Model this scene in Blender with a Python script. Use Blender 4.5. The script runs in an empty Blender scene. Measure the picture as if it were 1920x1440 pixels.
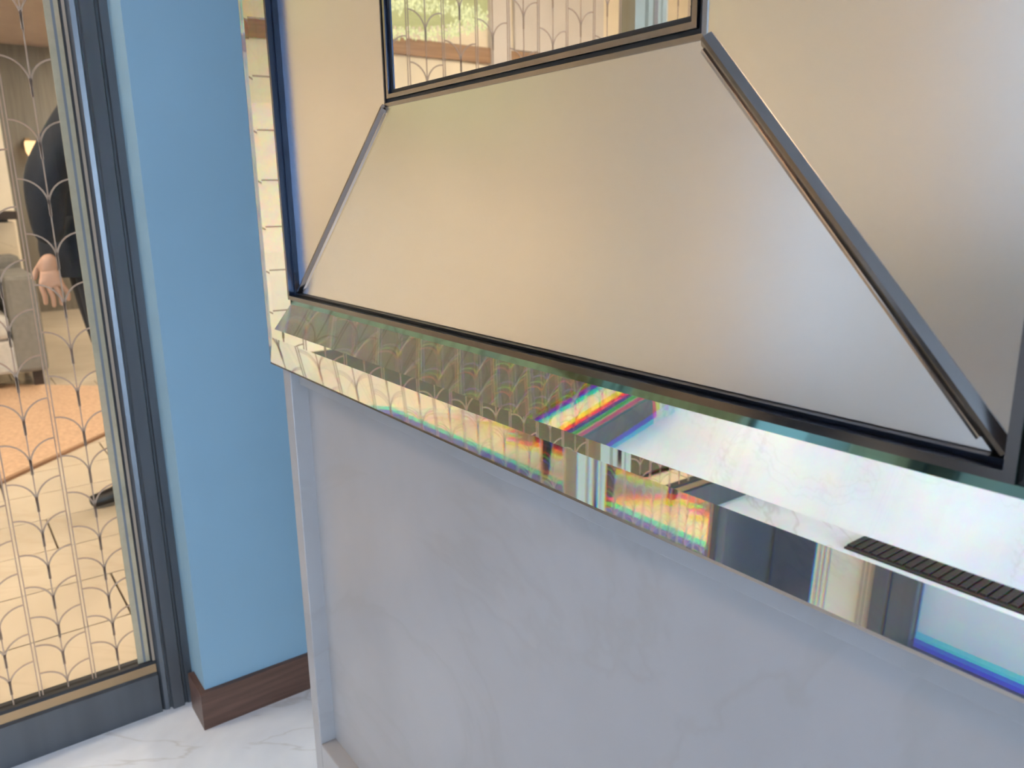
import bpy, bmesh, math, random
from mathutils import Vector, Matrix

random.seed(7)
S = bpy.context.scene
COL = S.collection

# ------------------------------------------------------------------ camera
FPX = 1454.465
cam_d = bpy.data.cameras.new('camera')
cam_d.sensor_fit = 'HORIZONTAL'; cam_d.sensor_width = 36.0
cam_d.lens = FPX / 1920.0 * 36.0
cam_d.clip_start = 0.01; cam_d.clip_end = 200
cam = bpy.data.objects.new('camera', cam_d); COL.objects.link(cam)
_r = Vector((0.59557909, 0.80315607, -0.01502941))
_u = Vector((-0.17987455, 0.15157357, 0.97194167))
_f = Vector((-0.78289891, 0.57616472, -0.23474138))
M = Matrix((( _r.x, _u.x, -_f.x, 0.0), (_r.y, _u.y, -_f.y, -0.4), (_r.z, _u.z, -_f.z, 1.05), (0, 0, 0, 1)))
cam.matrix_world = M
cam_d.dof.use_dof = True
cam_d.dof.focus_distance = 0.72
cam_d.dof.aperture_fstop = 11.0
S.camera = cam

# ------------------------------------------------------------------ world and light
EXPOSURE = 0.12
SKY = (0.60, 0.79, 1.0)
SKY_STRENGTH = 35.0
WARM = (1.0, 0.72, 0.44)
w = bpy.data.worlds.new('daylight'); S.world = w; w.use_nodes = True
bg = w.node_tree.nodes['Background']
bg.inputs['Color'].default_value = (*SKY, 1); bg.inputs['Strength'].default_value = SKY_STRENGTH
S.view_settings.view_transform = 'Standard'; S.view_settings.look = 'None'
S.view_settings.exposure = EXPOSURE; S.view_settings.gamma = 1.0
S.view_settings.use_curve_mapping = False
cy = S.cycles
cy.use_denoising = True
cy.use_adaptive_sampling = True; cy.adaptive_threshold = 0.05; cy.adaptive_min_samples = 24
cy.max_bounces = 8; cy.glossy_bounces = 6; cy.transmission_bounces = 6; cy.transparent_max_bounces = 16
cy.diffuse_bounces = 3
cy.caustics_reflective = False; cy.caustics_refractive = False
cy.sample_clamp_indirect = 12.0

# light portal for the glazed end of the vestibule (guides daylight sampling)
pl = bpy.data.lights.new('window_portal', 'AREA'); pl.shape = 'RECTANGLE'; pl.size = 1.76; pl.size_y = 2.2
pl.cycles.is_portal = True
po = bpy.data.objects.new('window_portal', pl); COL.objects.link(po)
po.location = (2.58, -1.1, 0.9); po.rotation_euler = (0, math.radians(90), 0)

# ------------------------------------------------------------------ materials
MATS = {}
def new_mat(name):
    m = bpy.data.materials.new(name); m.use_nodes = True
    nt = m.node_tree; nt.nodes.clear()
    out = nt.nodes.new('ShaderNodeOutputMaterial')
    MATS[name] = m
    return m, nt, out
def N(nt, t, **kw):
    n = nt.nodes.new(t)
    for k, v in kw.items():
        if k in n.inputs: n.inputs[k].default_value = v
        else: setattr(n, k, v)
    return n
def coords(nt, scale=(1, 1, 1)):
    tc = N(nt, 'ShaderNodeTexCoord'); mp = N(nt, 'ShaderNodeMapping')
    mp.inputs['Scale'].default_value = scale
    nt.links.new(tc.outputs['Object'], mp.inputs['Vector'])
    return mp.outputs['Vector']
def ramp(nt, fac, stops):
    r = N(nt, 'ShaderNodeValToRGB'); e = r.color_ramp.elements
    while len(e) < len(stops): e.new(0.5)
    for i, (p, c) in enumerate(stops):
        e[i].position = p; e[i].color = (*c, 1)
    nt.links.new(fac, r.inputs['Fac'])
    return r.outputs['Color']
def speckled(name, c, rough=0.5, metal=0.0, var=0.06, scale=6.0, detail=2, stretch=(1, 1, 1), bump=0.0, spec=0.5, rvar=0.0, coat=0.0):
    """a plain colour with faint grain: every thing gets one of these or a special material below"""
    m, nt, out = new_mat(name)
    b = N(nt, 'ShaderNodeBsdfPrincipled'); b.inputs['Metallic'].default_value = metal
    b.inputs['Roughness'].default_value = rough
    b.inputs['Specular IOR Level'].default_value = spec
    b.inputs['Coat Weight'].default_value = coat; b.inputs['Coat Roughness'].default_value = 0.1
    v = coords(nt, stretch)
    n = N(nt, 'ShaderNodeTexNoise', Scale=scale, Detail=detail); nt.links.new(v, n.inputs['Vector'])
    lo = tuple(max(0, x * (1 - var)) for x in c); hi = tuple(min(1, x * (1 + var)) for x in c)
    nt.links.new(ramp(nt, n.outputs['Fac'], [(0.3, lo), (0.7, hi)]), b.inputs['Base Color'])
    if rvar:
        mr = N(nt, 'ShaderNodeMapRange'); mr.inputs['To Min'].default_value = rough - rvar; mr.inputs['To Max'].default_value = rough + rvar
        nt.links.new(n.outputs['Fac'], mr.inputs['Value']); nt.links.new(mr.outputs['Result'], b.inputs['Roughness'])
    if bump:
        bp = N(nt, 'ShaderNodeBump', Strength=bump, Distance=0.002)
        nt.links.new(n.outputs['Fac'], bp.inputs['Height']); nt.links.new(bp.outputs['Normal'], b.inputs['Normal'])
    nt.links.new(b.outputs['BSDF'], out.inputs['Surface'])
    return m
def marble(name, base, cloud, vein, rough=0.25, vscale=2.2, cscale=2.5, vein_w=0.03, rot=(0.3, 0.5, 0.9), dist=1.2, vamt=1.0):
    m, nt, out = new_mat(name)
    b = N(nt, 'ShaderNodeBsdfPrincipled'); b.inputs['Roughness'].default_value = rough
    tc = N(nt, 'ShaderNodeTexCoord'); mp = N(nt, 'ShaderNodeMapping'); mp.inputs['Rotation'].default_value = rot
    nt.links.new(tc.outputs['Object'], mp.inputs['Vector'])
    n1 = N(nt, 'ShaderNodeTexNoise', Scale=cscale, Detail=4, Roughness=0.6, Distortion=0.4); nt.links.new(mp.outputs['Vector'], n1.inputs['Vector'])
    n2 = N(nt, 'ShaderNodeTexNoise', Scale=vscale, Detail=5, Roughness=0.55, Distortion=dist)
    mp2 = N(nt, 'ShaderNodeMapping'); mp2.inputs['Scale'].default_value = (1, 0.35, 1); nt.links.new(mp.outputs['Vector'], mp2.inputs['Vector'])
    nt.links.new(mp2.outputs['Vector'], n2.inputs['Vector'])
    c1 = ramp(nt, n1.outputs['Fac'], [(0.35, cloud), (0.62, base)])
    z = (0, 0, 0); o = (vamt,) * 3
    vf = ramp(nt, n2.outputs['Fac'], [(0.5 - vein_w, z), (0.5, o), (0.5 + vein_w * 0.6, z)])
    mx = N(nt, 'ShaderNodeMixRGB'); mx.inputs['Color2'].default_value = (*vein, 1)
    nt.links.new(vf, mx.inputs['Fac']); nt.links.new(c1, mx.inputs['Color1'])
    nt.links.new(mx.outputs['Color'], b.inputs['Base Color'])
    nt.links.new(b.outputs['BSDF'], out.inputs['Surface'])
    return m
def glossy_metal(name, c, rough, aniso=0.0, var=0.03):
    m, nt, out = new_mat(name)
    g = N(nt, 'ShaderNodeBsdfPrincipled'); g.inputs['Metallic'].default_value = 1.0
    g.inputs['Roughness'].default_value = rough
    v = coords(nt, (1, 1, 1)); n = N(nt, 'ShaderNodeTexNoise', Scale=9.0, Detail=3); nt.links.new(v, n.inputs['Vector'])
    lo = tuple(x * (1 - var) for x in c); hi = tuple(min(1, x * (1 + var)) for x in c)
    nt.links.new(ramp(nt, n.outputs['Fac'], [(0.3, lo), (0.7, hi)]), g.inputs['Base Color'])
    nt.links.new(g.outputs['BSDF'], out.inputs['Surface'])
    return m
def pane_glass(name, tint, refl=1.0):
    """thin architectural pane: clear with Fresnel reflection"""
    m, nt, out = new_mat(name)
    t = N(nt, 'ShaderNodeBsdfTransparent'); t.inputs['Color'].default_value = (*tint, 1)
    g = N(nt, 'ShaderNodeBsdfGlossy', Roughness=0.0)
    mx = N(nt, 'ShaderNodeMixShader'); geo = N(nt, 'ShaderNodeNewGeometry')
    dp = N(nt, 'ShaderNodeVectorMath', operation='DOT_PRODUCT'); nt.links.new(geo.outputs['Incoming'], dp.inputs[0]); nt.links.new(geo.outputs['Normal'], dp.inputs[1])
    ab = N(nt, 'ShaderNodeMath', operation='ABSOLUTE'); nt.links.new(dp.outputs['Value'], ab.inputs[0])
    om = N(nt, 'ShaderNodeMath', operation='SUBTRACT'); om.inputs[0].default_value = 1.0; nt.links.new(ab.outputs['Value'], om.inputs[1])
    pw = N(nt, 'ShaderNodeMath', operation='POWER'); pw.inputs[1].default_value = 5.0; nt.links.new(om.outputs['Value'], pw.inputs[0])
    fr = N(nt, 'ShaderNodeMath', operation='MULTIPLY_ADD'); fr.inputs[1].default_value = 0.96 * refl; fr.inputs[2].default_value = 0.04 * refl; nt.links.new(pw.outputs['Value'], fr.inputs[0])
    nt.links.new(fr.outputs['Value'], mx.inputs['Fac']); nt.links.new(t.outputs['BSDF'], mx.inputs[1]); nt.links.new(g.outputs['BSDF'], mx.inputs[2])
    nt.links.new(mx.outputs['Shader'], out.inputs['Surface'])
    return m
def bevel_mirror(name, tint=(0.93, 0.95, 0.90), iors=(1.495, 1.52, 1.549)):
    """back-silvered bevelled plate glass: light bends in the wedge, meets the silver and bends out again, so the facet
    acts as a mirror whose normal is turned by -(n-1) times the bevel; n differs a little for red, green and blue"""
    m, nt, out = new_mat(name)
    geo = N(nt, 'ShaderNodeNewGeometry')
    sub = N(nt, 'ShaderNodeVectorMath', operation='SUBTRACT'); sub.inputs[1].default_value = (0, -1, 0)
    nt.links.new(geo.outputs['True Normal'], sub.inputs[0])
    sh = None
    for i in range(3):
        sc_ = N(nt, 'ShaderNodeVectorMath', operation='SCALE'); sc_.inputs['Scale'].default_value = -(iors[i] - 1)
        nt.links.new(sub.outputs['Vector'], sc_.inputs[0])
        ad = N(nt, 'ShaderNodeVectorMath', operation='ADD'); ad.inputs[1].default_value = (0, -1, 0); nt.links.new(sc_.outputs['Vector'], ad.inputs[0])
        no = N(nt, 'ShaderNodeVectorMath', operation='NORMALIZE'); nt.links.new(ad.outputs['Vector'], no.inputs[0])
        c = [0, 0, 0, 1]; c[i] = tint[i]
        g = N(nt, 'ShaderNodeBsdfGlossy', Roughness=0.0); g.inputs['Color'].default_value = c
        nt.links.new(no.outputs['Vector'], g.inputs['Normal'])
        if sh is None: sh = g.outputs['BSDF']
        else:
            a = N(nt, 'ShaderNodeAddShader'); nt.links.new(sh, a.inputs[0]); nt.links.new(g.outputs['BSDF'], a.inputs[1]); sh = a.outputs['Shader']
    g = N(nt, 'ShaderNodeBsdfGlossy', Roughness=0.0)
    fr = N(nt, 'ShaderNodeFresnel', IOR=1.5); mx = N(nt, 'ShaderNodeMixShader')
    nt.links.new(fr.outputs['Fac'], mx.inputs['Fac']); nt.links.new(sh, mx.inputs[1]); nt.links.new(g.outputs['BSDF'], mx.inputs[2])
    nt.links.new(mx.outputs['Shader'], out.inputs['Surface'])
    return m
def frosted(name, c, cover):
    """etched frosting on clear glass: part scattering, part clear"""
    m, nt, out = new_mat(name)
    d = N(nt, 'ShaderNodeBsdfDiffuse'); t = N(nt, 'ShaderNodeBsdfTransparent'); mx = N(nt, 'ShaderNodeMixShader')
    v = coords(nt); n = N(nt, 'ShaderNodeTexNoise', Scale=90.0, Detail=2); nt.links.new(v, n.inputs['Vector'])
    nt.links.new(ramp(nt, n.outputs['Fac'], [(0.3, tuple(x * 0.92 for x in c)), (0.7, c)]), d.inputs['Color'])
    mx.inputs['Fac'].default_value = cover
    nt.links.new(t.outputs['BSDF'], mx.inputs[1]); nt.links.new(d.outputs['BSDF'], mx.inputs[2])
    nt.links.new(mx.outputs['Shader'], out.inputs['Surface'])
    return m
def emitter(name, c, strength, var=0.05, scale=8):
    m, nt, out = new_mat(name)
    e = N(nt, 'ShaderNodeEmission', Strength=strength)
    v = coords(nt); n = N(nt, 'ShaderNodeTexNoise', Scale=scale, Detail=2); nt.links.new(v, n.inputs['Vector'])
    lo = tuple(x * (1 - var) for x in c); nt.links.new(ramp(nt, n.outputs['Fac'], [(0.35, lo), (0.65, c)]), e.inputs['Color'])
    nt.links.new(e.outputs['Emission'], out.inputs['Surface'])
    return m

marble('floor_marble', (0.84, 0.86, 0.90), (0.70, 0.72, 0.77), (0.50, 0.48, 0.46), rough=0.22, vscale=2.2, cscale=3.4, vein_w=0.012, vamt=0.45, rot=(0, 0, 0.75))
marble('dado_marble', (0.36, 0.34, 0.335), (0.32, 0.30, 0.293), (0.28, 0.25, 0.22), rough=0.34, vscale=2.0, cscale=2.6, vein_w=0.03, vamt=0.22)
marble('cream_marble', (0.82, 0.74, 0.60), (0.74, 0.65, 0.51), (0.55, 0.45, 0.33), rough=0.2, vscale=2.0, cscale=2.5, vein_w=0.015, vamt=0.5)
marble('tile_marble', (0.64, 0.54, 0.42), (0.57, 0.48, 0.37), (0.50, 0.39, 0.28), rough=0.15, vscale=1.6, cscale=2.2, vein_w=0.015, vamt=0.25)
speckled('grout', (0.16, 0.12, 0.085), 0.8)
speckled('blue_paint', (0.215, 0.338, 0.42), 0.62, var=0.03, scale=3)
speckled('pale_paint', (0.74, 0.80, 0.86), 0.7, var=0.03, scale=3)
speckled('ceiling_paint', (0.72, 0.74, 0.76), 0.8, var=0.03)
speckled('lobby_ceiling', (0.46, 0.37, 0.33), 0.8, var=0.05)
speckled('lobby_cream', (0.86, 0.78, 0.65), 0.6, var=0.04)
speckled('lobby_grey', (0.17, 0.155, 0.13), 0.7, var=0.12, scale=3, stretch=(1, 14, 1))
speckled('lobby_white', (0.66, 0.63, 0.64), 0.5, var=0.03)
speckled('band_wood', (0.33, 0.19, 0.10), 0.4, var=0.2, scale=10, stretch=(1, 0.3, 6))
speckled('skirting_wood', (0.105, 0.052, 0.035), 0.38, var=0.25, scale=14, stretch=(1, 0.5, 8), bump=0.1)
speckled('steel_frame', (0.10, 0.105, 0.115), 0.34, metal=0.55, var=0.08, scale=30, stretch=(1, 1, 0.05), rvar=0.05)
speckled('steel_groove', (0.03, 0.035, 0.05), 0.4, metal=0.5)
speckled('steel_panel', (0.10, 0.13, 0.18), 0.22, metal=0.8, var=0.08, scale=5)
speckled('bead_brown', (0.30, 0.22, 0.16), 0.5)
speckled('post_pale', (0.34, 0.34, 0.27), 0.3, var=0.05)
speckled('rubber', (0.012, 0.012, 0.014), 0.6)
glossy_metal('brass_bead', (0.46, 0.33, 0.20), 0.25)
glossy_metal('silver', (0.93, 0.92, 0.89), 0.0, var=0.004)
glossy_metal('silver_clear', (0.95, 0.94, 0.92), 0.0, var=0.003)
glossy_metal('satin_steel', (0.86, 0.85, 0.83), 0.27, var=0.015)
glossy_metal('gunmetal', (0.22, 0.20, 0.19), 0.16, var=0.06)
glossy_metal('polished_steel', (0.66, 0.60, 0.56), 0.12, var=0.04)
glossy_metal('bar_steel', (0.33, 0.30, 0.28), 0.2, var=0.05)
glossy_metal('edge_bronze', (0.38, 0.33, 0.29), 0.25, var=0.06)
glossy_metal('side_shade', (0.035, 0.045, 0.07), 0.3)
speckled('shadow_gap', (0.012, 0.012, 0.013), 0.5)
speckled('backing_board', (0.16, 0.14, 0.12), 0.8)
bevel_mirror('bevel_mirror')
glossy_metal('glass_edge_reflection', (0.17, 0.31, 0.28), 0.04)
pane_glass('door_glass', (0.97, 0.955, 0.92), 0.15)
pane_glass('clear_pane', (0.96, 0.97, 0.98))
frosted('etched_line', (0.50, 0.35, 0.25), 0.66)
frosted('frost_band', (0.50, 0.42, 0.29), 0.70)
speckled('grey_line', (0.16, 0.165, 0.175), 0.7, spec=0.2)
speckled('carpet', (0.52, 0.34, 0.22), 0.95, var=0.14, scale=60, bump=0.3)
speckled('green_carpet', (0.060, 0.062, 0.045), 0.95, var=0.2, scale=50)
speckled('dark_leather', (0.02, 0.024, 0.035), 0.4, var=0.2, scale=20)
speckled('carpet_edge', (0.30, 0.17, 0.10), 0.9, var=0.1)
speckled('sofa_grey', (0.20, 0.19, 0.17), 0.85, var=0.1, scale=40, bump=0.2)
speckled('sofa_pale', (0.50, 0.47, 0.43), 0.85, var=0.08, scale=40)
speckled('cushion_pink', (0.60, 0.42, 0.36), 0.85, var=0.08, scale=30)
speckled('dark_wood', (0.045, 0.028, 0.02), 0.4, var=0.2, scale=12)
speckled('mat_brown', (0.045, 0.033, 0.028), 0.9, var=0.2, scale=40, bump=0.4)
speckled('suit_navy', (0.010, 0.014, 0.024), 0.8, var=0.15, scale=50)
speckled('skin_tone', (0.55, 0.33, 0.24), 0.55, var=0.05)
speckled('hair_dark', (0.02, 0.015, 0.012), 0.6, var=0.2)
speckled('shoe_black', (0.008, 0.008, 0.010), 0.35)
speckled('eye_white', (0.75, 0.73, 0.70), 0.3)
speckled('paving', (0.40, 0.40, 0.40), 0.85, var=0.1)
emitter('lobby_fill_warm', (1.0, 0.91, 0.79), 44.0)
emitter('vestibule_fill_glow', (1.0, 0.70, 0.44), 62.0)
emitter('sconce_glow', (1.0, 0.62, 0.30), 2.0)
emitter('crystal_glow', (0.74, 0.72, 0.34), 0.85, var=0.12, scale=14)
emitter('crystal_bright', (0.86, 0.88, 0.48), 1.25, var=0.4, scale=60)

MATS['etched_line'].use_transparent_shadow = False
MATS['frost_band'].use_transparent_shadow = False
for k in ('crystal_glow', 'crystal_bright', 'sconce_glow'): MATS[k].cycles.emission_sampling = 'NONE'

# ------------------------------------------------------------------ helpers
def tag(o, label=None, cat=None, group=None, kind=None):
    if label: o['label'] = label
    if cat: o['category'] = cat
    if group: o['group'] = group
    if kind: o['kind'] = kind
    return o
def obj(name, verts, faces, mat, parent=None, smooth=False):
    me = bpy.data.meshes.new(name)
    me.from_pydata([tuple(v) for v in verts], [], faces)
    bm = bmesh.new(); bm.from_mesh(me); bmesh.ops.recalc_face_normals(bm, faces=bm.faces); bm.to_mesh(me); bm.free()
    if smooth:
        for p in me.polygons: p.use_smooth = True
    me.materials.append(MATS[mat])
    o = bpy.data.objects.new(name, me); COL.objects.link(o)
    if parent: o.parent = parent; o.matrix_parent_inverse = Matrix.Translation(parent.location).inverted() if parent.type == 'EMPTY' else Matrix()
    return o
def empty(name, loc=(0, 0, 0)):
    o = bpy.data.objects.new(name, None); COL.objects.link(o); o.location = loc
    o.empty_display_size = 0.05
    return o
BOXF = [(0, 1, 2, 3), (4, 7, 6, 5), (0, 4, 5, 1), (1, 5, 6, 2), (2, 6, 7, 3), (3, 7, 4, 0)]
def boxv(x0, x1, y0, y1, z0, z1):
    return [(x0, y0, z0), (x1, y0, z0), (x1, y1, z0), (x0, y1, z0), (x0, y0, z1), (x1, y0, z1), (x1, y1, z1), (x0, y1, z1)]
def box(name, x0, x1, y0, y1, z0, z1, mat, parent=None, bevel=0.0, seg=2):
    x0, x1 = sorted((x0, x1)); y0, y1 = sorted((y0, y1)); z0, z1 = sorted((z0, z1))
    if not bevel:
        return obj(name, boxv(x0, x1, y0, y1, z0, z1), BOXF, mat, parent)
    bm = bmesh.new()
    vs = [bm.verts.new(v) for v in boxv(x0, x1, y0, y1, z0, z1)]
    for f in BOXF: bm.faces.new([vs[i] for i in f])
    bmesh.ops.recalc_face_normals(bm, faces=bm.faces)
    bmesh.ops.bevel(bm, geom=list(bm.edges), offset=bevel, segments=seg, profile=0.5, affect='EDGES')
    me = bpy.data.meshes.new(name); bm.to_mesh(me); bm.free()
    me.materials.append(MATS[mat])
    o = bpy.data.objects.new(name, me); COL.objects.link(o)
    if parent: o.parent = parent; o.matrix_parent_inverse = Matrix.Translation(parent.location).inverted() if parent.type == 'EMPTY' else Matrix()
    return o
def prism(name, poly, axis, a, b, mat, parent=None):
    """extrude a 2-D polygon along an axis: axis 'z' poly=(x,y); 'y' poly=(x,z); 'x' poly=(y,z)"""
    def p3(p, t):
        return {'z': (p[0], p[1], t), 'y': (p[0], t, p[1]), 'x': (t, p[0], p[1])}[axis]
    n = len(poly)
    v = [p3(p, a) for p in poly] + [p3(p, b) for p in poly]
    f = [tuple(range(n)), tuple(range(2 * n - 1, n - 1, -1))] + [(i, (i + 1) % n, n + (i + 1) % n, n + i) for i in range(n)]
    return obj(name, v, f, mat, parent)
def structure(o): o['kind'] = 'structure'; return o

# ------------------------------------------------------------------ numbers read off the photograph (metres)
XL, XR = -1.0395, -0.1438          # satin panels, outer edge
ZB, ZT = 0.9251, 2.06
IX0, IX1, IZ0 = -0.8181, -0.3652, 1.1498   # inner edge round the centre mirror
IZ1 = ZT - (IZ0 - ZB)
Y0, Y1 = 0.003, 0.0324              # depth of outer / inner edge: the panels sink towards the middle
XE = -1.4985                        # blue pier face
XD = -1.61                          # face of the glazed screen
YB = -0.0865                        # corner of the pier
YO = -2.25                          # opposite wall
XW = 2.6                            # glazed end towards daylight
HC = 2.6

# ------------------------------------------------------------------ setting: vestibule
structure(box('floor', XD - 0.09, XW, YO, 1.0, -0.06, 0.0, 'floor_marble'))
structure(box('ceiling', XD - 0.09, XW, YO, 1.0, HC, HC + 0.06, 'ceiling_paint'))
we = structure(box('wall_end', XD - 0.09, XE, YB, 1.0, 0.0, HC, 'blue_paint'))
structure(box('wall_alcove', XE, -0.9, 0.92, 1.0, 0.0, HC, 'pale_paint'))
structure(box('wall_mirror_side', -1.118, XW, 0.07, 0.92, 0.0, HC, 'pale_paint'))
structure(box('wall_light_blocker', 0.95, 1.07, -0.90, 0.07, 0.0, HC, 'pale_paint'))  # unseen wing, added to shade the right of the dado from the window
structure(box('wall_opposite', XD - 0.09, XW, YO - 0.12, YO, 0.0, HC, 'pale_paint'))
structure(box('wall_over_screen', XD - 0.09, XD, YO, YB, 2.42, HC, 'pale_paint'))
# timber skirting round the pier: long run and short return
bb = tag(prism('baseboard_end', [(XE, YB), (XE, 0.92), (XE + 0.012, 0.92), (XE + 0.012, YB - 0.012), (XD + 0.03, YB - 0.012), (XD + 0.03, YB)], 'z', 0.0, 0.082, 'skirting_wood'), kind='structure')
# glazed end: mullions and panes, daylight beyond
win = structure(empty('window_1', (XW, YO / 2, 0)))
HW = 1.8
structure(box('wall_over_window', XW, XW + 0.1, YO, 0.92, HW, HC, 'pale_paint'))  # unseen wall; low window head added to dim the upper walls
for i in range(4):
    y = YO + 0.03 + i * (0.06 - YO - 0.06) / 3
    box('mullion', XW, XW + 0.07, y - 0.03, y + 0.03, 0.0, HW, 'steel_frame', win)
for i in range(3):
    ya = YO + 0.06 + i * (0.0 - YO) / 3; yb2 = ya + (0.0 - YO) / 3 - 0.06
    box('pane', XW + 0.03, XW + 0.038, ya, yb2, 0.08, HW - 0.06, 'clear_pane', win)
box('sill_rail', XW, XW + 0.07, YO, 0.06, 0.0, 0.08, 'steel_frame', win)
box('head_rail', XW, XW + 0.07, YO, 0.06, HW - 0.06, HW, 'steel_frame', win)
structure(box('ground_outside', XW, 14, -9, 7, -0.12, -0.06, 'paving'))

# ------------------------------------------------------------------ setting: glazed screen with etched panes (door_1)
door = structure(empty('door_1', (XD, -0.7, 0)))
def jamb(ya, yb, flip=1):
    """stepped metal jamb between ya and yb (ya < yb), z from floor to head"""
    w_ = yb - ya
    prof = [(XD - 0.05, ya), (XD - 0.004, ya), (XD + 0.004, ya + 0.10 * w_), (XD + 0.006, ya + 0.22 * w_), (XD + 0.001, ya + 0.25 * w_),
            (XD + 0.001, ya + 0.29 * w_), (XD + 0.012, ya + 0.32 * w_), (XD + 0.012, ya + 0.66 * w_), (XD + 0.004, ya + 0.70 * w_),
            (XD + 0.004, ya + 0.76 * w_), (XD + 0.009, ya + 0.79 * w_), (XD + 0.009, yb), (XD - 0.05, yb)]
    if flip < 0: prof = [(x, ya + yb - y) for x, y in prof][::-1]
    return prism('jamb', prof, 'z', 0.0, 2.42, 'steel_frame', door)
jamb(-0.152, YB)
jamb(-1.275, -1.135).data.materials[0] = MATS['post_pale']
box('post_strip', XD + 0.012, XD + 0.016, -1.215, -1.20, 0.0, 2.42, 'polished_steel', door)
YM = -1.205
# bottom rail, brass bead, black gasket
def rail(ya, yb):
    obj('bottom_rail', [(x, y, z) for y in (ya, yb) for x, z in [(XD - 0.05, 0.0), (XD + 0.006, 0.0), (XD + 0.006, 0.088), (XD - 0.002, 0.092), (XD - 0.05, 0.092)]],
            [(0, 1, 2, 3, 4), (9, 8, 7, 6, 5)] + [(i, (i + 1) % 5, 5 + (i + 1) % 5, 5 + i) for i in range(5)], 'steel_frame', door)
    box('brass_bead', XD - 0.03, XD - 0.001, ya, yb, 0.092, 0.112, 'brass_bead', door)
    box('gasket', XD - 0.03, XD + 0.0005, ya, yb, 0.112, 0.119, 'rubber', door)
    box('head_rail', XD - 0.05, XD + 0.006, ya, yb, 2.36, 2.42, 'steel_frame', door)
rail(-1.135, -0.152); rail(-1.85, -1.275)

def ribbon(pts, wid, x0, x1):
    """flat strip along a polyline of (y,z) points, between x0 and x1"""
    v, f = [], []
    n = len(pts)
    for i, p in enumerate(pts):
        a = Vector(pts[max(i - 1, 0)]); b = Vector(pts[min(i + 1, n - 1)])
        t = (b - a).normalized(); q = Vector((-t.y, t.x)) * wid / 2
        for x in (x0, x1):
            v.append((x, p[0] + q.x, p[1] + q.y)); v.append((x, p[0] - q.x, p[1] - q.y))
    for i in range(n - 1):
        o = 4 * i; e = o + 4
        f += [(o, o + 1, e + 1, e), (o + 2, e + 2, e + 3, o + 3), (o, e, e + 2, o + 2), (o + 1, o + 3, e + 3, e + 1)]
    f += [(0, 2, 3, 1), (4 * n - 4, 4 * n - 3, 4 * n - 1, 4 * n - 2)]
    return v, f
def merge(parts):
    V, F = [], []
    for v, f in parts:
        o = len(V); V += v; F += [tuple(i + o for i in q) for q in f]
    return V, F
GX0, GX1 = XD - 0.018, XD - 0.010
Z_BOT, Z_TOP = 0.119, 2.36
def knots(start):
    zs = [start]
    while zs[-1] < Z_TOP: zs.append(zs[-1] + 0.050 + 0.0455 * zs[-1])
    return zs
PITCH = 0.0925
def etched_pane(ya, yb, first_stem):
    pane = box('glass_pane', GX0, GX1, ya, yb, Z_BOT, Z_TOP, 'door_glass', door)
    k = 0; ys = first_stem
    while ys - PITCH / 2 > ya - 0.02:
        base = knots(0.159)
        if k % 2: base = [0.13] + [(base[i] + base[i + 1]) / 2 for i in range(len(base) - 1)]
        parts = []
        zs = [z for z in base if z < Z_TOP - 0.01]
        yl = max(ys - PITCH / 2 + 0.004, ya + 0.001); yr = min(ys + PITCH / 2 - 0.004, yb - 0.001)
        xa, xb = GX1 - 0.0002, GX1 + 0.0012
        parts.append(ribbon([(ys, Z_BOT), (ys, Z_TOP)], 0.0024, xa, xb))
        for i, z in enumerate(zs):
            rise = min(0.046, 0.5 * (0.05 + 0.0455 * z) + 0.008)
            for yy in (yl, yr):
                wy = yy - ys
                parts.append(ribbon([(ys + wy * (1 - math.cos(t * math.pi / 2)), min(Z_TOP - 0.001, z + rise * math.sin(t * math.pi / 2))) for t in [j / 8 for j in range(9)]], 0.0030, xa, xb))
            if z - 0.02 > Z_BOT:
                parts.append(ribbon([(ys, z - 0.018), (ys, z + 0.010)], 0.0048, xa, xb))
        V, F = merge(parts)
        m = obj('etched_motif', V, F, 'etched_line', pane)
        if ys - PITCH / 2 - 0.003 > ya:
            for dy in (-0.0028, 0.0028):
                V, F = ribbon([(ys - PITCH / 2 + dy, Z_BOT), (ys - PITCH / 2 + dy, Z_TOP)], 0.0022, xa, xb)
                obj('etched_border', V, F, 'etched_line', pane)
        ys -= PITCH; k += 1
    return pane
etched_pane(-1.135, -0.158, -0.2185)
etched_pane(-1.85, -1.275, -1.3215)
# bevelled frosted margins of the first pane beside the jamb
for a, b, mt in ((-0.1835, -0.173, 'frost_band'), (-0.173, -0.1685, 'grey_line'), (-0.1685, -0.161, 'frost_band')):
    box('bevelled_margin', GX1 - 0.0002, GX1 + 0.003, a, b, Z_BOT, Z_TOP, mt, door)
box('gasket', GX1, GX1 + 0.006, -0.1605, -0.157, Z_BOT, Z_TOP, 'rubber', door)
box('glazing_bead', GX0, XD - 0.001, -0.157, -0.152, Z_BOT, Z_TOP, 'bead_brown', door)
# solid steel leaf at the far end of the screen
sl = structure(empty('door_2', (XD, -2.05, 0)))
box('leaf', XD - 0.04, XD, YO + 0.01, -1.86, 0.0, 0.95, 'steel_panel', sl)
box('upper_panel', XD - 0.04, XD, YO + 0.01, -1.86, 0.95, 2.42, 'pale_paint', sl)
box('leaf_stile', XD, XD + 0.006, -1.90, -1.86, 0.0, 2.42, 'steel_frame', sl)
box('pull_bar', XD + 0.02, XD + 0.035, -1.945, -1.93, 0.8, 1.3, 'polished_steel', sl)

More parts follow.
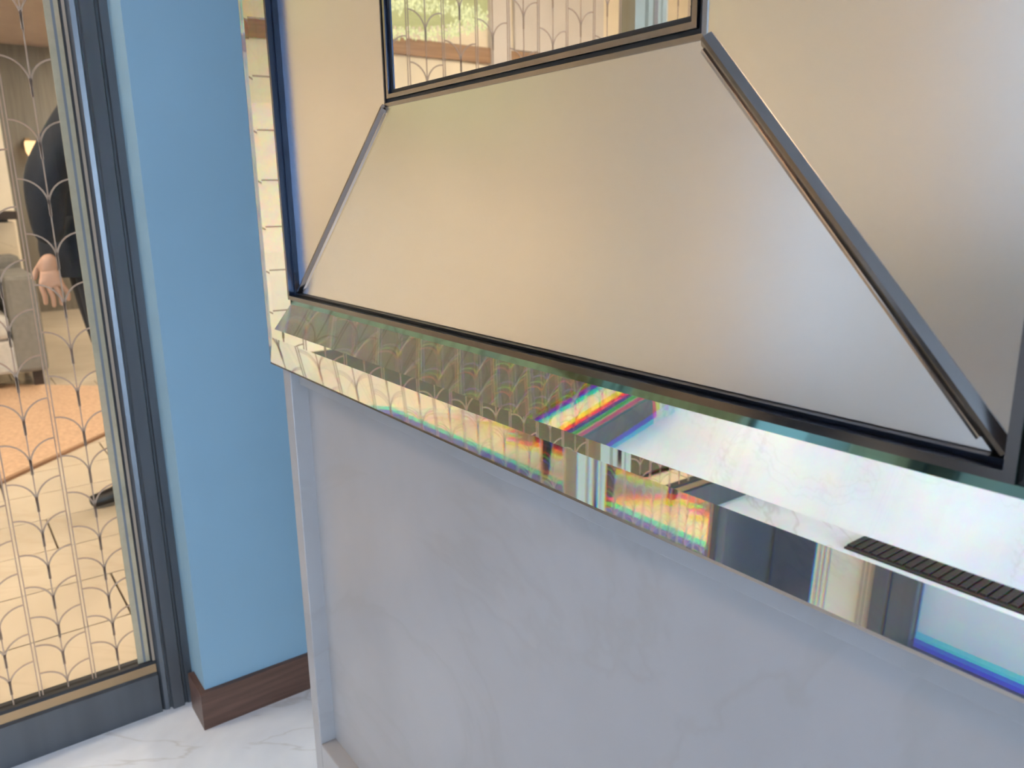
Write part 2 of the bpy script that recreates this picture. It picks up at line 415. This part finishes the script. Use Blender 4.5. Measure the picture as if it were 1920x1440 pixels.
# ------------------------------------------------------------------ opposite wall: steel doors, cream pilaster
d3 = structure(empty('door_3', (-1.0, YO, 0)))
box('kick_panel', XD + 0.01, -1.43, YO, YO + 0.03, 0, 0.86, 'steel_panel', d3)
box('jamb', -1.20, -1.15, YO, YO + 0.06, 0, 2.42, 'steel_frame', d3)
box('jamb', -1.145, -1.06, YO, YO + 0.045, 0, 2.42, 'steel_frame', d3)
box('glass_pane', -1.06, -0.52, YO + 0.012, YO + 0.02, 0.09, 2.36, 'clear_pane', d3)
box('bottom_rail', -1.06, -0.52, YO, YO + 0.045, 0, 0.09, 'steel_frame', d3)
box('jamb', -0.52, -0.43, YO, YO + 0.06, 0, 2.42, 'steel_frame', d3)
box('head_rail', -1.06, -0.52, YO, YO + 0.045, 2.36, 2.42, 'steel_frame', d3)
pil = structure(empty('trim_1', (-1.31, YO, 0)))
box('pilaster', -1.43, -1.20, YO, YO + 0.03, 0, 2.42, 'cream_marble', pil)
for x in (-1.412, -1.395, -1.375, -1.25, -1.235, -1.22):
    box('inlay', x - 0.0012, x + 0.0012, YO + 0.029, YO + 0.0305, 0, 2.42, 'shadow_gap', pil)
dm = empty('doormat', (-0.5, -1.96, 0))
box('base', -1.15, 0.1, -2.2, -1.72, 0.0, 0.006, 'mat_brown', dm)
rib0 = None
for i in range(50):
    xr = -1.138 + i * 0.025
    if rib0 is None: rib0 = box('rib', xr - 0.008, xr + 0.008, -2.19, -1.73, 0.006, 0.013, 'mat_brown', dm)
    else:
        r2 = rib0.copy(); COL.objects.link(r2); r2.location.x += i * 0.025
mat_o = tag(dm, 'dark brown ribbed doormat on the marble floor by the opposite steel doors', 'doormat')

# ------------------------------------------------------------------ marble dado below the mirror
dado = tag(empty('marble_dado', (-0.3, 0.035, 0)), 'grey white marble dado with sunken field under the large faceted mirror', 'wainscot')
DX1 = 0.9
box('stile', -1.127, -1.098, 0.0, 0.07, 0.0, 0.8065, 'dado_marble', dado, 0.0015)
box('top_rail', -1.098, DX1, 0.013, 0.07, 0.782, 0.8065, 'dado_marble', dado, 0.001)
box('bottom_rail', -1.098, DX1, 0.0, 0.07, 0.0, 0.164, 'dado_marble', dado, 0.0015)
box('field', -1.098, DX1, 0.026, 0.07, 0.164, 0.782, 'dado_marble', dado)
box('stile', DX1, DX1 + 0.03, 0.0, 0.07, 0.0, 0.8065, 'dado_marble', dado, 0.0015)

# ------------------------------------------------------------------ the bevelled wall mirror
mir = tag(empty('wall_mirror', ((XL + XR) / 2, 0.03, ZB - 0.118)), 'large faceted mirror with sunken satin steel panels above the marble dado', 'mirror')
def corners(m, rect):
    x0, x1, z0, z1 = rect
    return [(x0 - m, z0 - m), (x1 + m, z0 - m), (x1 + m, z1 + m), (x0 - m, z1 + m)]
OUT = (XL, XR, ZB, ZT)
INN = (IX0, IX1, IZ0, IZ1)
def ring(name, prof, rect, mat, parent, bevel_closed=True):
    """four mitred lengths of a closed profile [(outward offset, y)]; each a mesh of its own"""
    res = []
    n = len(prof)
    for s in range(4):
        v = []
        for e in (s, (s + 1) % 4):
            for m_, y in prof:
                x, z = corners(m_, rect)[e]
                v.append((x, y, z))
        f = [tuple(range(n)), tuple(range(2 * n - 1, n - 1, -1))] + [(i, (i + 1) % n, n + (i + 1) % n, n + i) for i in range(n)]
        res.append(obj(name, v, f, mat, parent))
    return res
mm = 0.001
def shade_sides(lst, segs):  # shade put into the colour: side faces darkened against bright reflections
    for o in lst:
        o.data.materials.append(MATS['side_shade'])
        for p in o.data.polygons:
            if p.index - 2 in segs: p.material_index = 1
# bevelled plate-glass strips with silvering behind
strips = ring('bevelled_strip', [(11.5 * mm, 2 * mm), (11.5 * mm, -4 * mm), (17 * mm, -5.73 * mm), (56 * mm, -18 * mm), (70 * mm, -18 * mm), (115 * mm, -8 * mm), (115 * mm, 2 * mm)], OUT, 'bevel_mirror', mir)
for o in strips:      # ground glass edges, plus a dark green reflection painted along the inner bevel
    o.data.materials.append(MATS['glass_edge_reflection'])
    for p in o.data.polygons:
        if p.index < 2 or p.index in (2, 3, 7, 8): p.material_index = 1
ring('edge_trim', [(115.2 * mm, -7.2 * mm), (118 * mm, -7.2 * mm), (118 * mm, 20 * mm), (115.2 * mm, 20 * mm)], OUT, 'edge_bronze', mir)
# slim metal bead between the glass strip and the satin panels
beads = ring('bead', [(0.5 * mm, 12 * mm), (0.5 * mm, -4 * mm), (3.4 * mm, -4 * mm), (3.4 * mm, -12 * mm), (9.0 * mm, -12 * mm), (9.0 * mm, 12 * mm)], OUT, 'gunmetal', mir)
shade_sides(beads, (0, 1, 2))
ring('shadow_gap', [(9.1 * mm, -2 * mm), (11.4 * mm, -2 * mm), (11.4 * mm, 12 * mm), (9.1 * mm, 12 * mm)], OUT, 'shadow_gap', mir)
# four satin panels sloping back to the centre mirror
oc, ic = corners(0, OUT), corners(0, INN)
for s in range(4):
    e = (s + 1) % 4
    front = [(oc[s][0], Y0, oc[s][1]), (oc[e][0], Y0, oc[e][1]), (ic[e][0], Y1, ic[e][1]), (ic[s][0], Y1, ic[s][1])]
    back = [(x, y + 0.004, z) for x, y, z in front]
    obj('satin_panel', front + back, [(0, 1, 2, 3), (7, 6, 5, 4)] + [(i, (i + 1) % 4, 4 + (i + 1) % 4, 4 + i) for i in range(4)], 'satin_steel', mir)
# mitre beads over the diagonal joints
for s in range(4):
    a = Vector((oc[s][0], Y0, oc[s][1])); b = Vector((ic[s][0], Y1, ic[s][1]))
    d = (b - a).normalized(); nrm = Vector((0, -1, 0)); nrm = (nrm - d * nrm.dot(d)).normalized(); side = d.cross(nrm)
    a2 = a + d * 0.001; b2 = b - d * 0.001
    prof = [(-0.0055, -0.002), (-0.0055, 0.001), (-0.0012, 0.0052), (0.0012, 0.0052), (0.0055, 0.001), (0.0055, -0.002)]
    v = [p + side * q + nrm * h for p in (a2, b2) for q, h in prof]
    n = 6
    obj('mitre_bead', v, [tuple(range(n)), tuple(range(2 * n - 1, n - 1, -1))] + [(i, (i + 1) % n, n + (i + 1) % n, n + i) for i in range(n)], 'gunmetal', mir)
    sg = 1 if s in (0, 2) else -1      # bright bevelled lip of the wide panel beside the bead
    prof = [(sg * 0.0056, -0.001), (sg * 0.0056, 0.0022), (sg * 0.0064, 0.0022), (sg * 0.0092, 0.0004), (sg * 0.0092, -0.001)]
    v = [p + side * q + nrm * h for p in (a + d * 0.014, b - d * 0.004) for q, h in prof]
    n = 5
    obj('panel_lip', v, [tuple(range(n)), tuple(range(2 * n - 1, n - 1, -1))] + [(i, (i + 1) % n, n + (i + 1) % n, n + i) for i in range(n)], 'polished_steel', mir)
# inner frame: satin lip, black gap, steel bar, black gap, mirror
lips = ring('inner_lip', [(0.5 * mm, 36 * mm), (0.5 * mm, 31.5 * mm), (-3.2 * mm, 31 * mm), (-3.2 * mm, 36 * mm)], INN, 'bar_steel', mir)
ring('inner_gap', [(-3.3 * mm, 33.5 * mm), (-7.2 * mm, 33.5 * mm), (-7.2 * mm, 38 * mm), (-3.3 * mm, 38 * mm)], INN, 'shadow_gap', mir)
bars = ring('inner_bar', [(-7.3 * mm, 38 * mm), (-7.3 * mm, 30.5 * mm), (-11.8 * mm, 30.5 * mm), (-11.8 * mm, 38 * mm)], INN, 'bar_steel', mir)
ring('inner_gap', [(-11.9 * mm, 34.5 * mm), (-16.5 * mm, 34.5 * mm), (-16.5 * mm, 40 * mm), (-11.9 * mm, 40 * mm)], INN, 'shadow_gap', mir)
shade_sides(lips, (2,)); shade_sides(bars, (0, 2))
cm = corners(-0.0166, INN)
obj('centre_mirror', [(x, 0.0350, z) for x, z in cm] + [(x, 0.0400, z) for x, z in cm], [(0, 1, 2, 3), (7, 6, 5, 4)] + [(i, (i + 1) % 4, 4 + (i + 1) % 4, 4 + i) for i in range(4)], 'silver_clear', mir)
obj('backing_board', boxv(XL - 0.113, XR + 0.113, 0.045, 0.068, ZB - 0.113, ZT + 0.113), BOXF, 'backing_board', mir)

# ------------------------------------------------------------------ lobby beyond the screen
LX, LYA, LYB = -9.0, -6.0, 2.2
structure(box('floor_lobby', LX, XD - 0.09, LYA, LYB, -0.07, -0.012, 'grout'))
fl = structure(empty('floor_tiles', (-3.0, -0.3, 0)))
tw, tl = 0.288, 0.60
tile_me = None
row = 0; x = XD - 0.09 - 0.09
xx = -1.70
rows = [(-1.795, -1.70)] + [(-2.083 - 0.288 * i, -1.795 - 0.288 * i) for i in range(14)]
for ri, (xa, xb) in enumerate(rows):
    off = -0.32 + (0.3 if ri % 2 else 0.0) + (0.0 if ri == 1 else 0.1 * ((ri * 7) % 3))
    k = -8
    while off + k * tl < 1.2:
        ya = off + k * tl
        k += 1
        if ya < -3.6: continue
        key = round(xb - xa, 3)
        h = 0.0028
        o = box('tile', xa + h, xb - h, ya + h, ya + tl - h, -0.012, 0.0, 'tile_marble', fl)
fa = structure(box('floor_lobby_far', LX, -5.83, LYA, LYB, -0.012, 0.0, 'tile_marble'))
structure(box('wall_lobby_back', LX - 0.1, LX, LYA, LYB, -0.06, 3.3, 'lobby_grey'))
structure(box('wall_lobby_right', LX, XD - 0.09, LYB, LYB + 0.1, -0.06, 3.3, 'lobby_cream'))
structure(box('wall_lobby_left', LX, XD - 0.09, LYA - 0.1, LYA, -0.06, 3.3, 'lobby_cream'))
structure(box('wall_lobby_front', XD - 0.15, XD - 0.09, LYA, YO - 0.12, -0.06, 3.3, 'lobby_cream'))
structure(box('wall_lobby_over', XD - 0.15, XD - 0.09, YO - 0.12, LYB, 2.42, 3.3, 'lobby_cream'))
structure(box('wall_lobby_return', XD - 0.15, XD - 0.09, 1.0, LYB, -0.06, 2.42, 'lobby_cream'))
structure(box('ceiling_lobby', LX, XD - 0.09, LYA, LYB, 3.3, 3.36, 'lobby_cream'))
structure(box('ceiling_soffit', LX, -4.4, -0.9, LYB, 2.5, 3.3, 'lobby_ceiling'))
# cream stone pier on the far wall
structure(box('wall_lobby_pier', LX, LX + 0.1, -2.5, 0.30, 0, 2.5, 'lobby_cream'))
# cross wall on the left of the lobby with timber band and white panel
wx = -5.2
structure(box('wall_lobby_cross', wx - 0.2, wx, LYA, -1.35, -0.06, 3.3, 'lobby_cream'))
structure(box('trim_2', wx, wx + 0.03, LYA, -1.35, 2.04, 2.15, 'band_wood'))
structure(box('trim_3', wx, wx + 0.05, -3.36, -3.18, 0, 3.3, 'lobby_white'))
structure(box('trim_4', wx, wx + 0.025, -4.35, -3.42, 2.16, 3.3, 'lobby_white'))

# rug lying at an angle
a = Vector((-3.47, -0.32)); dr = Vector((-0.715, 0.699)).normalized(); nr = Vector((-dr.y, dr.x)); nr = nr if nr.x < 0 else -nr
p0 = a - dr * 0.5; p1 = a + dr * 1.5
pts = [p0, p1, p1 + nr * 2.1, p0 + nr * 2.1]
rug = tag(empty('rug', (a.x, a.y, 0)), 'tan brown rug laid at an angle on the cream lobby floor', 'rug')
obj('pile', [(p.x, p.y, z) for z in (0.0, 0.012) for p in pts], BOXF, 'carpet', rug)
q0, q1 = p0 - nr * 0.02, p1 - nr * 0.02
obj('binding', [(p.x, p.y, z) for z in (0.0, 0.013) for p in (q0, q1, p1, p0)], BOXF, 'carpet_edge', rug)

tag(box('carpet_runner', -5.1, -1.95, -2.45, -0.75, 0.0135, 0.02, 'green_carpet'), 'dark olive green carpet below the chandelier', 'carpet')
ac = tag(empty('armchair', (-3.1, -2.85, 0)), 'dark leather armchair beyond the chandelier', 'armchair')
box('seat', -3.4, -2.8, -3.1, -2.6, 0.18, 0.42, 'dark_leather', ac, 0.03)
box('backrest', -3.46, -3.32, -3.1, -2.6, 0.18, 0.85, 'dark_leather', ac, 0.04)
for yy in (-3.18, -2.60): box('arm', -3.44, -2.8, yy, yy + 0.09, 0.18, 0.60, 'dark_leather', ac, 0.03)
for xx2 in (-3.38, -2.84):
    for yy in (-3.12, -2.58): box('leg', xx2 - 0.02, xx2 + 0.02, yy - 0.02, yy + 0.02, 0.0, 0.18, 'dark_wood', ac)
# sofa
sf = tag(empty('sofa', (-5.6, -0.45, 0)), 'grey sofa with a square arm standing on the rug beyond the door', 'sofa')
sy0, sy1 = -1.25, 0.05
box('base', -6.0, -5.22, sy0, sy1, 0.10, 0.30, 'sofa_pale', sf, 0.02)
box('arm', -6.0, -5.20, sy1 - 0.15, sy1 + 0.01, 0.10, 0.66, 'sofa_grey', sf, 0.025)
box('arm', -6.0, -5.20, sy0 - 0.01, sy0 + 0.15, 0.10, 0.66, 'sofa_grey', sf, 0.025)
box('seat_cushion', -5.85, -5.20, sy0 + 0.15, -0.61, 0.30, 0.44, 'sofa_pale', sf, 0.03)
box('seat_cushion', -5.85, -5.20, -0.60, sy1 - 0.15, 0.30, 0.44, 'sofa_pale', sf, 0.03)
box('backrest', -6.05, -5.82, sy0, sy1, 0.28, 0.74, 'sofa_grey', sf, 0.04)
for yy in (sy0 + 0.05, sy1 - 0.05):
    for xx2 in (-5.28, -5.95): box('leg', xx2 - 0.025, xx2 + 0.025, yy - 0.025, yy + 0.025, 0.013, 0.10, 'dark_wood', sf)
tag(box('cushion', -5.62, -5.44, -0.40, -0.12, 0.441, 0.64, 'cushion_pink', None, 0.06, 4), 'pink square cushion resting on the grey sofa', 'cushion')

# reception counter behind the sofa
ct = tag(empty('reception_counter', (-7.3, -0.6, 0)), 'cream counter with a dark top behind the grey sofa', 'counter')
box('front', -7.6, -7.0, -1.9, 0.14, 0.0, 0.92, 'cream_marble', ct, 0.005)
box('top', -7.65, -6.95, -1.95, 0.16, 0.94, 1.0, 'dark_wood', ct, 0.005)
box('plinth', -7.56, -7.02, -1.85, 0.1, 0.92, 0.94, 'shadow_gap', ct)

# glowing wall sconce
sc = tag(empty('wall_sconce', (-8.98, 0.50, 1.6)), 'small glowing sconce on the dark far wall beside the dark suited person', 'lamp')
def lathe(name, prof, center, mat, parent=None, n=24, smooth=True):
    v, f = [], []
    for r_, z in prof:
        for i in range(n):
            t = 2 * math.pi * i / n
            v.append((center[0] + r_ * math.cos(t), center[1] + r_ * math.sin(t), center[2] + z))
    for j in range(len(prof) - 1):
        for i in range(n):
            f.append((j * n + i, j * n + (i + 1) % n, (j + 1) * n + (i + 1) % n, (j + 1) * n + i))
    f.append(tuple(range(n))); f.append(tuple(range((len(prof) - 1) * n, len(prof) * n))[::-1])
    return obj(name, v, f, mat, parent, smooth)
lathe('shade', [(0.03, -0.07), (0.05, -0.03), (0.055, 0.04), (0.05, 0.07)], (-8.90, 0.52, 1.56), 'sconce_glow', sc)
box('bracket', -9.0, -8.93, 0.48, 0.52, 1.56, 1.66, 'brass_bead', sc)

# unseen lobby ceiling lights, added and placed to brighten its walls and floor
for i, (lx, ly, lz) in enumerate([(-3.9, 0.2, 3.29), (-2.25, -1.5, 3.29), (-2.25, -3.3, 3.29), (-6.6, 1.5, 2.49), (-8.2, 1.5, 2.49), (-2.25, -5.1, 3.29), (-2.25, -2.4, 3.29), (-3.4, 1.6, 3.29)]):
    lo = tag(empty('added_ceiling_light', (lx, ly, lz)), 'round warm added ceiling light ' + ['above the walking person', 'between the etched screen and the chandelier', 'above the dark leather armchair side of the screen wall', 'in the soffit over the sofa', 'in the soffit by the far dark wall', 'furthest from the chandelier near the screen wall', 'second from the chandelier along the screen wall', 'nearest the right hand lobby wall'][i], 'ceiling light', 'added round warm lights on the lobby ceiling')
    lathe('trim_ring', [(0.30, -0.02), (0.33, -0.02), (0.33, 0.008), (0.30, 0.008)], (lx, ly, lz), 'lobby_white', lo)
    lathe('diffuser', [(0.001, -0.028), (0.295, -0.026), (0.298, -0.021)], (lx, ly, lz), 'lobby_fill_warm', lo)

vl = tag(empty('downlight', (-0.45, -1.25, HC)), 'small warm added fill downlight in the vestibule ceiling above the marble floor', 'ceiling light')  # unseen lamp, added to warm the vestibule floor and its reflection
lathe('trim_ring', [(0.15, -0.012), (0.175, -0.012), (0.175, 0.0), (0.15, 0.0)], (-0.45, -1.25, HC), 'lobby_white', vl)
lathe('diffuser', [(0.001, -0.020), (0.145, -0.018), (0.148, -0.013)], (-0.45, -1.25, HC), 'vestibule_fill_glow', vl)

# crystal drum chandelier
ch = tag(empty('chandelier', (-4.0, -1.82, 3.3)), 'yellow green crystal drum chandelier reflected in the centre mirror', 'chandelier')
CR, CZ0, CZ1 = 0.42, 1.965, 2.80
V, F = [], []
ns = 72
parts = []
for i in range(ns):
    t = 2 * math.pi * i / ns; cx, cyy = -4.0 + CR * math.cos(t), -1.82 + CR * math.sin(t)
    u_ = Vector((-math.sin(t), math.cos(t))) * 0.011; o_ = Vector((math.cos(t), math.sin(t))) * 0.006
    v = []
    for z in (CZ0 + 0.06, CZ1):
        for (a_, b_) in ((-1, 0), (0, 1), (1, 0), (0, -1)):
            v.append((cx + u_.x * a_ + o_.x * b_, cyy + u_.y * a_ + o_.y * b_, z))
    parts.append((v, [(0, 1, 2, 3), (7, 6, 5, 4)] + [(j, (j + 1) % 4, 4 + (j + 1) % 4, 4 + j) for j in range(4)]))
V, F = merge(parts)
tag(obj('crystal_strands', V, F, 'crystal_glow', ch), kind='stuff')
parts = []
for i in range(900):
    t = random.random() * 2 * math.pi; rr = CR * (0.55 + 0.47 * random.random() ** 0.5); z = CZ0 + 0.055 * random.random()
    s = 0.005 + 0.006 * random.random(); cx, cyy = -4.0 + rr * math.cos(t), -1.82 + rr * math.sin(t)
    v = [(cx + s, cyy, z), (cx, cyy + s, z), (cx - s, cyy, z), (cx, cyy - s, z), (cx, cyy, z + 1.6 * s), (cx, cyy, z - 1.6 * s)]
    parts.append((v, [(0, 1, 4), (1, 2, 4), (2, 3, 4), (3, 0, 4), (1, 0, 5), (2, 1, 5), (3, 2, 5), (0, 3, 5)]))
V, F = merge(parts)
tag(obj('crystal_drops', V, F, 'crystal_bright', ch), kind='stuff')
lathe('top_ring', [(CR + 0.02, CZ1), (CR + 0.03, CZ1 + 0.05), (0.1, CZ1 + 0.06), (0.1, CZ1 + 0.02)], (-4.0, -1.82, 0), 'brass_bead', ch, 32)
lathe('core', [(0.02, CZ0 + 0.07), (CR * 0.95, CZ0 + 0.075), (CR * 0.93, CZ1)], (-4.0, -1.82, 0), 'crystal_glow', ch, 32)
lathe('stem', [(0.015, CZ1 + 0.05), (0.015, 3.3)], (-4.0, -1.82, 0), 'brass_bead', ch, 10)

# ------------------------------------------------------------------ person in dark clothes beyond the glass
PX = -3.05
def skin_figure(name, joints, edges, mats, assign, parent, sub=2):
    me = bpy.data.meshes.new(name + '_cage')
    keys = list(joints)
    me.from_pydata([joints[k][0] for k in keys], [], [(keys.index(a_), keys.index(b_)) for a_, b_ in edges])
    o = bpy.data.objects.new(name + '_cage', me); COL.objects.link(o)
    md = o.modifiers.new('skin', 'SKIN'); md.use_smooth_shade = True; md.branch_smoothing = 0.6
    for i, k in enumerate(keys):
        r_ = joints[k][1]
        me.skin_vertices[0].data[i].radius = r_ if isinstance(r_, tuple) else (r_, r_)
        me.skin_vertices[0].data[i].use_root = (i == 0)
    sd = o.modifiers.new('sub', 'SUBSURF'); sd.levels = sub; sd.render_levels = sub
    dg = bpy.context.evaluated_depsgraph_get()
    m2 = bpy.data.meshes.new_from_object(o.evaluated_get(dg))
    bpy.data.objects.remove(o); bpy.data.meshes.remove(me)
    m2.name = name; m2.materials.clear()
    for q in mats: m2.materials.append(MATS[q])
    for p in m2.polygons:
        p.use_smooth = True; p.material_index = assign(p.center)
    r = bpy.data.objects.new(name, m2); COL.objects.link(r)
    r.parent = parent; r.matrix_parent_inverse = Matrix.Translation(parent.location).inverted()
    return r
per = tag(empty('person', (PX, 0.08, 0)), 'person in dark navy suit and black shoes walking past behind the etched glass', 'person')
BY = 0.055
J = {
 'pelvis': ((PX, BY, 0.92), (0.16, 0.135)), 'waist': ((PX, BY + 0.005, 1.08), (0.165, 0.15)), 'chest': ((PX, BY + 0.04, 1.28), (0.17, 0.14)),
 'neckb': ((PX, BY + 0.075, 1.44), 0.075), 'neck': ((PX, BY + 0.08, 1.51), 0.055), 'head': ((PX, BY + 0.075, 1.60), (0.075, 0.09)), 'crown': ((PX, BY + 0.08, 1.70), (0.068, 0.085)),
 # near arm (camera side) swings forward, far arm back
 'sh_n': ((PX + 0.19, BY + 0.03, 1.38), 0.078), 'el_n': ((PX + 0.23, BY - 0.145, 1.12), 0.068), 'wr_n': ((PX + 0.19, BY - 0.15, 0.92), 0.042),
 'sh_f': ((PX - 0.19, BY + 0.03, 1.38), 0.072), 'el_f': ((PX - 0.23, BY + 0.06, 1.12), 0.058), 'wr_f': ((PX - 0.21, BY + 0.02, 0.90), 0.036),
 'hip_n': ((PX + 0.09, BY, 0.86), 0.10), 'kn_n': ((PX + 0.09, BY + 0.02, 0.50), 0.068), 'an_n': ((PX + 0.09, BY + 0.04, 0.10), 0.052),
 'hip_f': ((PX - 0.09, BY, 0.86), 0.10), 'kn_f': ((PX - 0.09, BY + 0.04, 0.49), 0.068), 'an_f': ((PX - 0.09, BY + 0.20, 0.12), 0.052),
}
Ed = [('pelvis', 'waist'), ('waist', 'chest'), ('chest', 'neckb'), ('neckb', 'neck'), ('neck', 'head'), ('head', 'crown'),
      ('chest', 'sh_n'), ('sh_n', 'el_n'), ('el_n', 'wr_n'), ('chest', 'sh_f'), ('sh_f', 'el_f'), ('el_f', 'wr_f'),
      ('pelvis', 'hip_n'), ('hip_n', 'kn_n'), ('kn_n', 'an_n'), ('pelvis', 'hip_f'), ('hip_f', 'kn_f'), ('kn_f', 'an_f')]
skin_figure('body', J, Ed, ['suit_navy', 'skin_tone'], lambda c: 1 if c.z > 1.475 else 0, per)
def hand(side, wrist, fwd):
    wx_, wy_, wz_ = wrist
    h = {'w': ((wx_, wy_, wz_), 0.026), 'p1': ((wx_, wy_ + 0.01 * fwd, wz_ - 0.05), (0.018, 0.036)), 'p2': ((wx_, wy_ + 0.012 * fwd, wz_ - 0.095), (0.016, 0.038))}
    e = [('w', 'p1'), ('p1', 'p2')]
    for i, (dy, ln) in enumerate([(-0.030, 0.062), (-0.010, 0.072), (0.010, 0.068), (0.029, 0.054)]):
        a_ = 'f%da' % i; b_ = 'f%db' % i; c_ = 'f%dc' % i
        h[a_] = ((wx_, wy_ + dy + 0.012 * fwd, wz_ - 0.108), 0.009); h[b_] = ((wx_ - 0.008 * side, wy_ + dy * 1.1, wz_ - 0.108 - ln * 0.5), 0.0085); h[c_] = ((wx_ - 0.024 * side, wy_ + dy * 1.1, wz_ - 0.108 - ln), 0.007)
        e += [('p2', a_), (a_, b_), (b_, c_)]
    h['t1'] = ((wx_ - 0.01 * side, wy_ - 0.045, wz_ - 0.055), 0.011); h['t2'] = ((wx_ - 0.02 * side, wy_ - 0.058, wz_ - 0.09), 0.009)
    e += [('p1', 't1'), ('t1', 't2')]
    return skin_figure('hand', h, e, ['skin_tone'], lambda c: 0, per, 2)
hand(1, (PX + 0.188, BY - 0.15, 0.905), -1)
hand(-1, (PX - 0.208, BY + 0.015, 0.885), -1)
def ellipsoid(name, c, r_, mat, parent, nu=20, nv=12, cut=None):
    v, f = [], []
    for j in range(nv + 1):
        ph = math.pi * j / nv
        for i in range(nu):
            t = 2 * math.pi * i / nu
            v.append((c[0] + r_[0] * math.sin(ph) * math.cos(t), c[1] + r_[1] * math.sin(ph) * math.sin(t), c[2] + r_[2] * math.cos(ph)))
    for j in range(nv):
        for i in range(nu): f.append((j * nu + i, j * nu + (i + 1) % nu, (j + 1) * nu + (i + 1) % nu, (j + 1) * nu + i))
    if cut: f = [q for q in f if cut(sum((Vector(v[i]) for i in q), Vector()) / len(q))]
    return obj(name, v, f, mat, parent, True)
hc = (PX, BY + 0.08, 1.645)
ellipsoid('hair', (hc[0], hc[1] + 0.012, hc[2] + 0.02), (0.083, 0.103, 0.112), 'hair_dark', per, cut=lambda p: p.z > hc[2] + 0.035 or p.y > hc[1] + 0.02 and p.z > hc[2] - 0.07)
ellipsoid('nose', (hc[0], hc[1] - 0.088, hc[2] - 0.025), (0.014, 0.02, 0.024), 'skin_tone', per, 10, 8)
for s in (-1, 1):
    ellipsoid('ear', (hc[0] + s * 0.076, hc[1] + 0.008, hc[2] - 0.02), (0.012, 0.022, 0.034), 'skin_tone', per, 10, 8)
    ellipsoid('eye', (hc[0] + s * 0.031, hc[1] - 0.073, hc[2] - 0.003), (0.012, 0.010, 0.008), 'eye_white', per, 10, 8)
ellipsoid('mouth', (hc[0], hc[1] - 0.078, hc[2] - 0.062), (0.024, 0.010, 0.006), 'cushion_pink', per, 10, 8)
# jacket skirt and shoes
ellipsoid('jacket_hem', (PX, BY - 0.01, 0.90), (0.185, 0.155, 0.20), 'suit_navy', per, 24, 14, cut=lambda p: p.z > 0.80)
def shoe(x, y, z, tilt=0.0):
    prof = [(0.105, 0.0, 0.036), (0.095, 0.0, 0.075), (0.04, 0.0, 0.085), (-0.03, 0.0, 0.062), (-0.10, 0.0, 0.042), (-0.16, 0.0, 0.030)]
    J2 = {'a%d' % i: ((x, y + p[0], z + p[2] * 0.62 + 0.004), (0.040 if i < 5 else 0.03, max(0.022, p[2] * 0.60))) for i, p in enumerate(prof)}
    ks = list(J2)
    return skin_figure('shoe', J2, [(ks[i], ks[i + 1]) for i in range(5)], ['shoe_black'], lambda c: 0, per, 2)
shoe(PX + 0.09, BY + 0.02, 0.0)
shoe(PX - 0.09, BY + 0.20, 0.02)
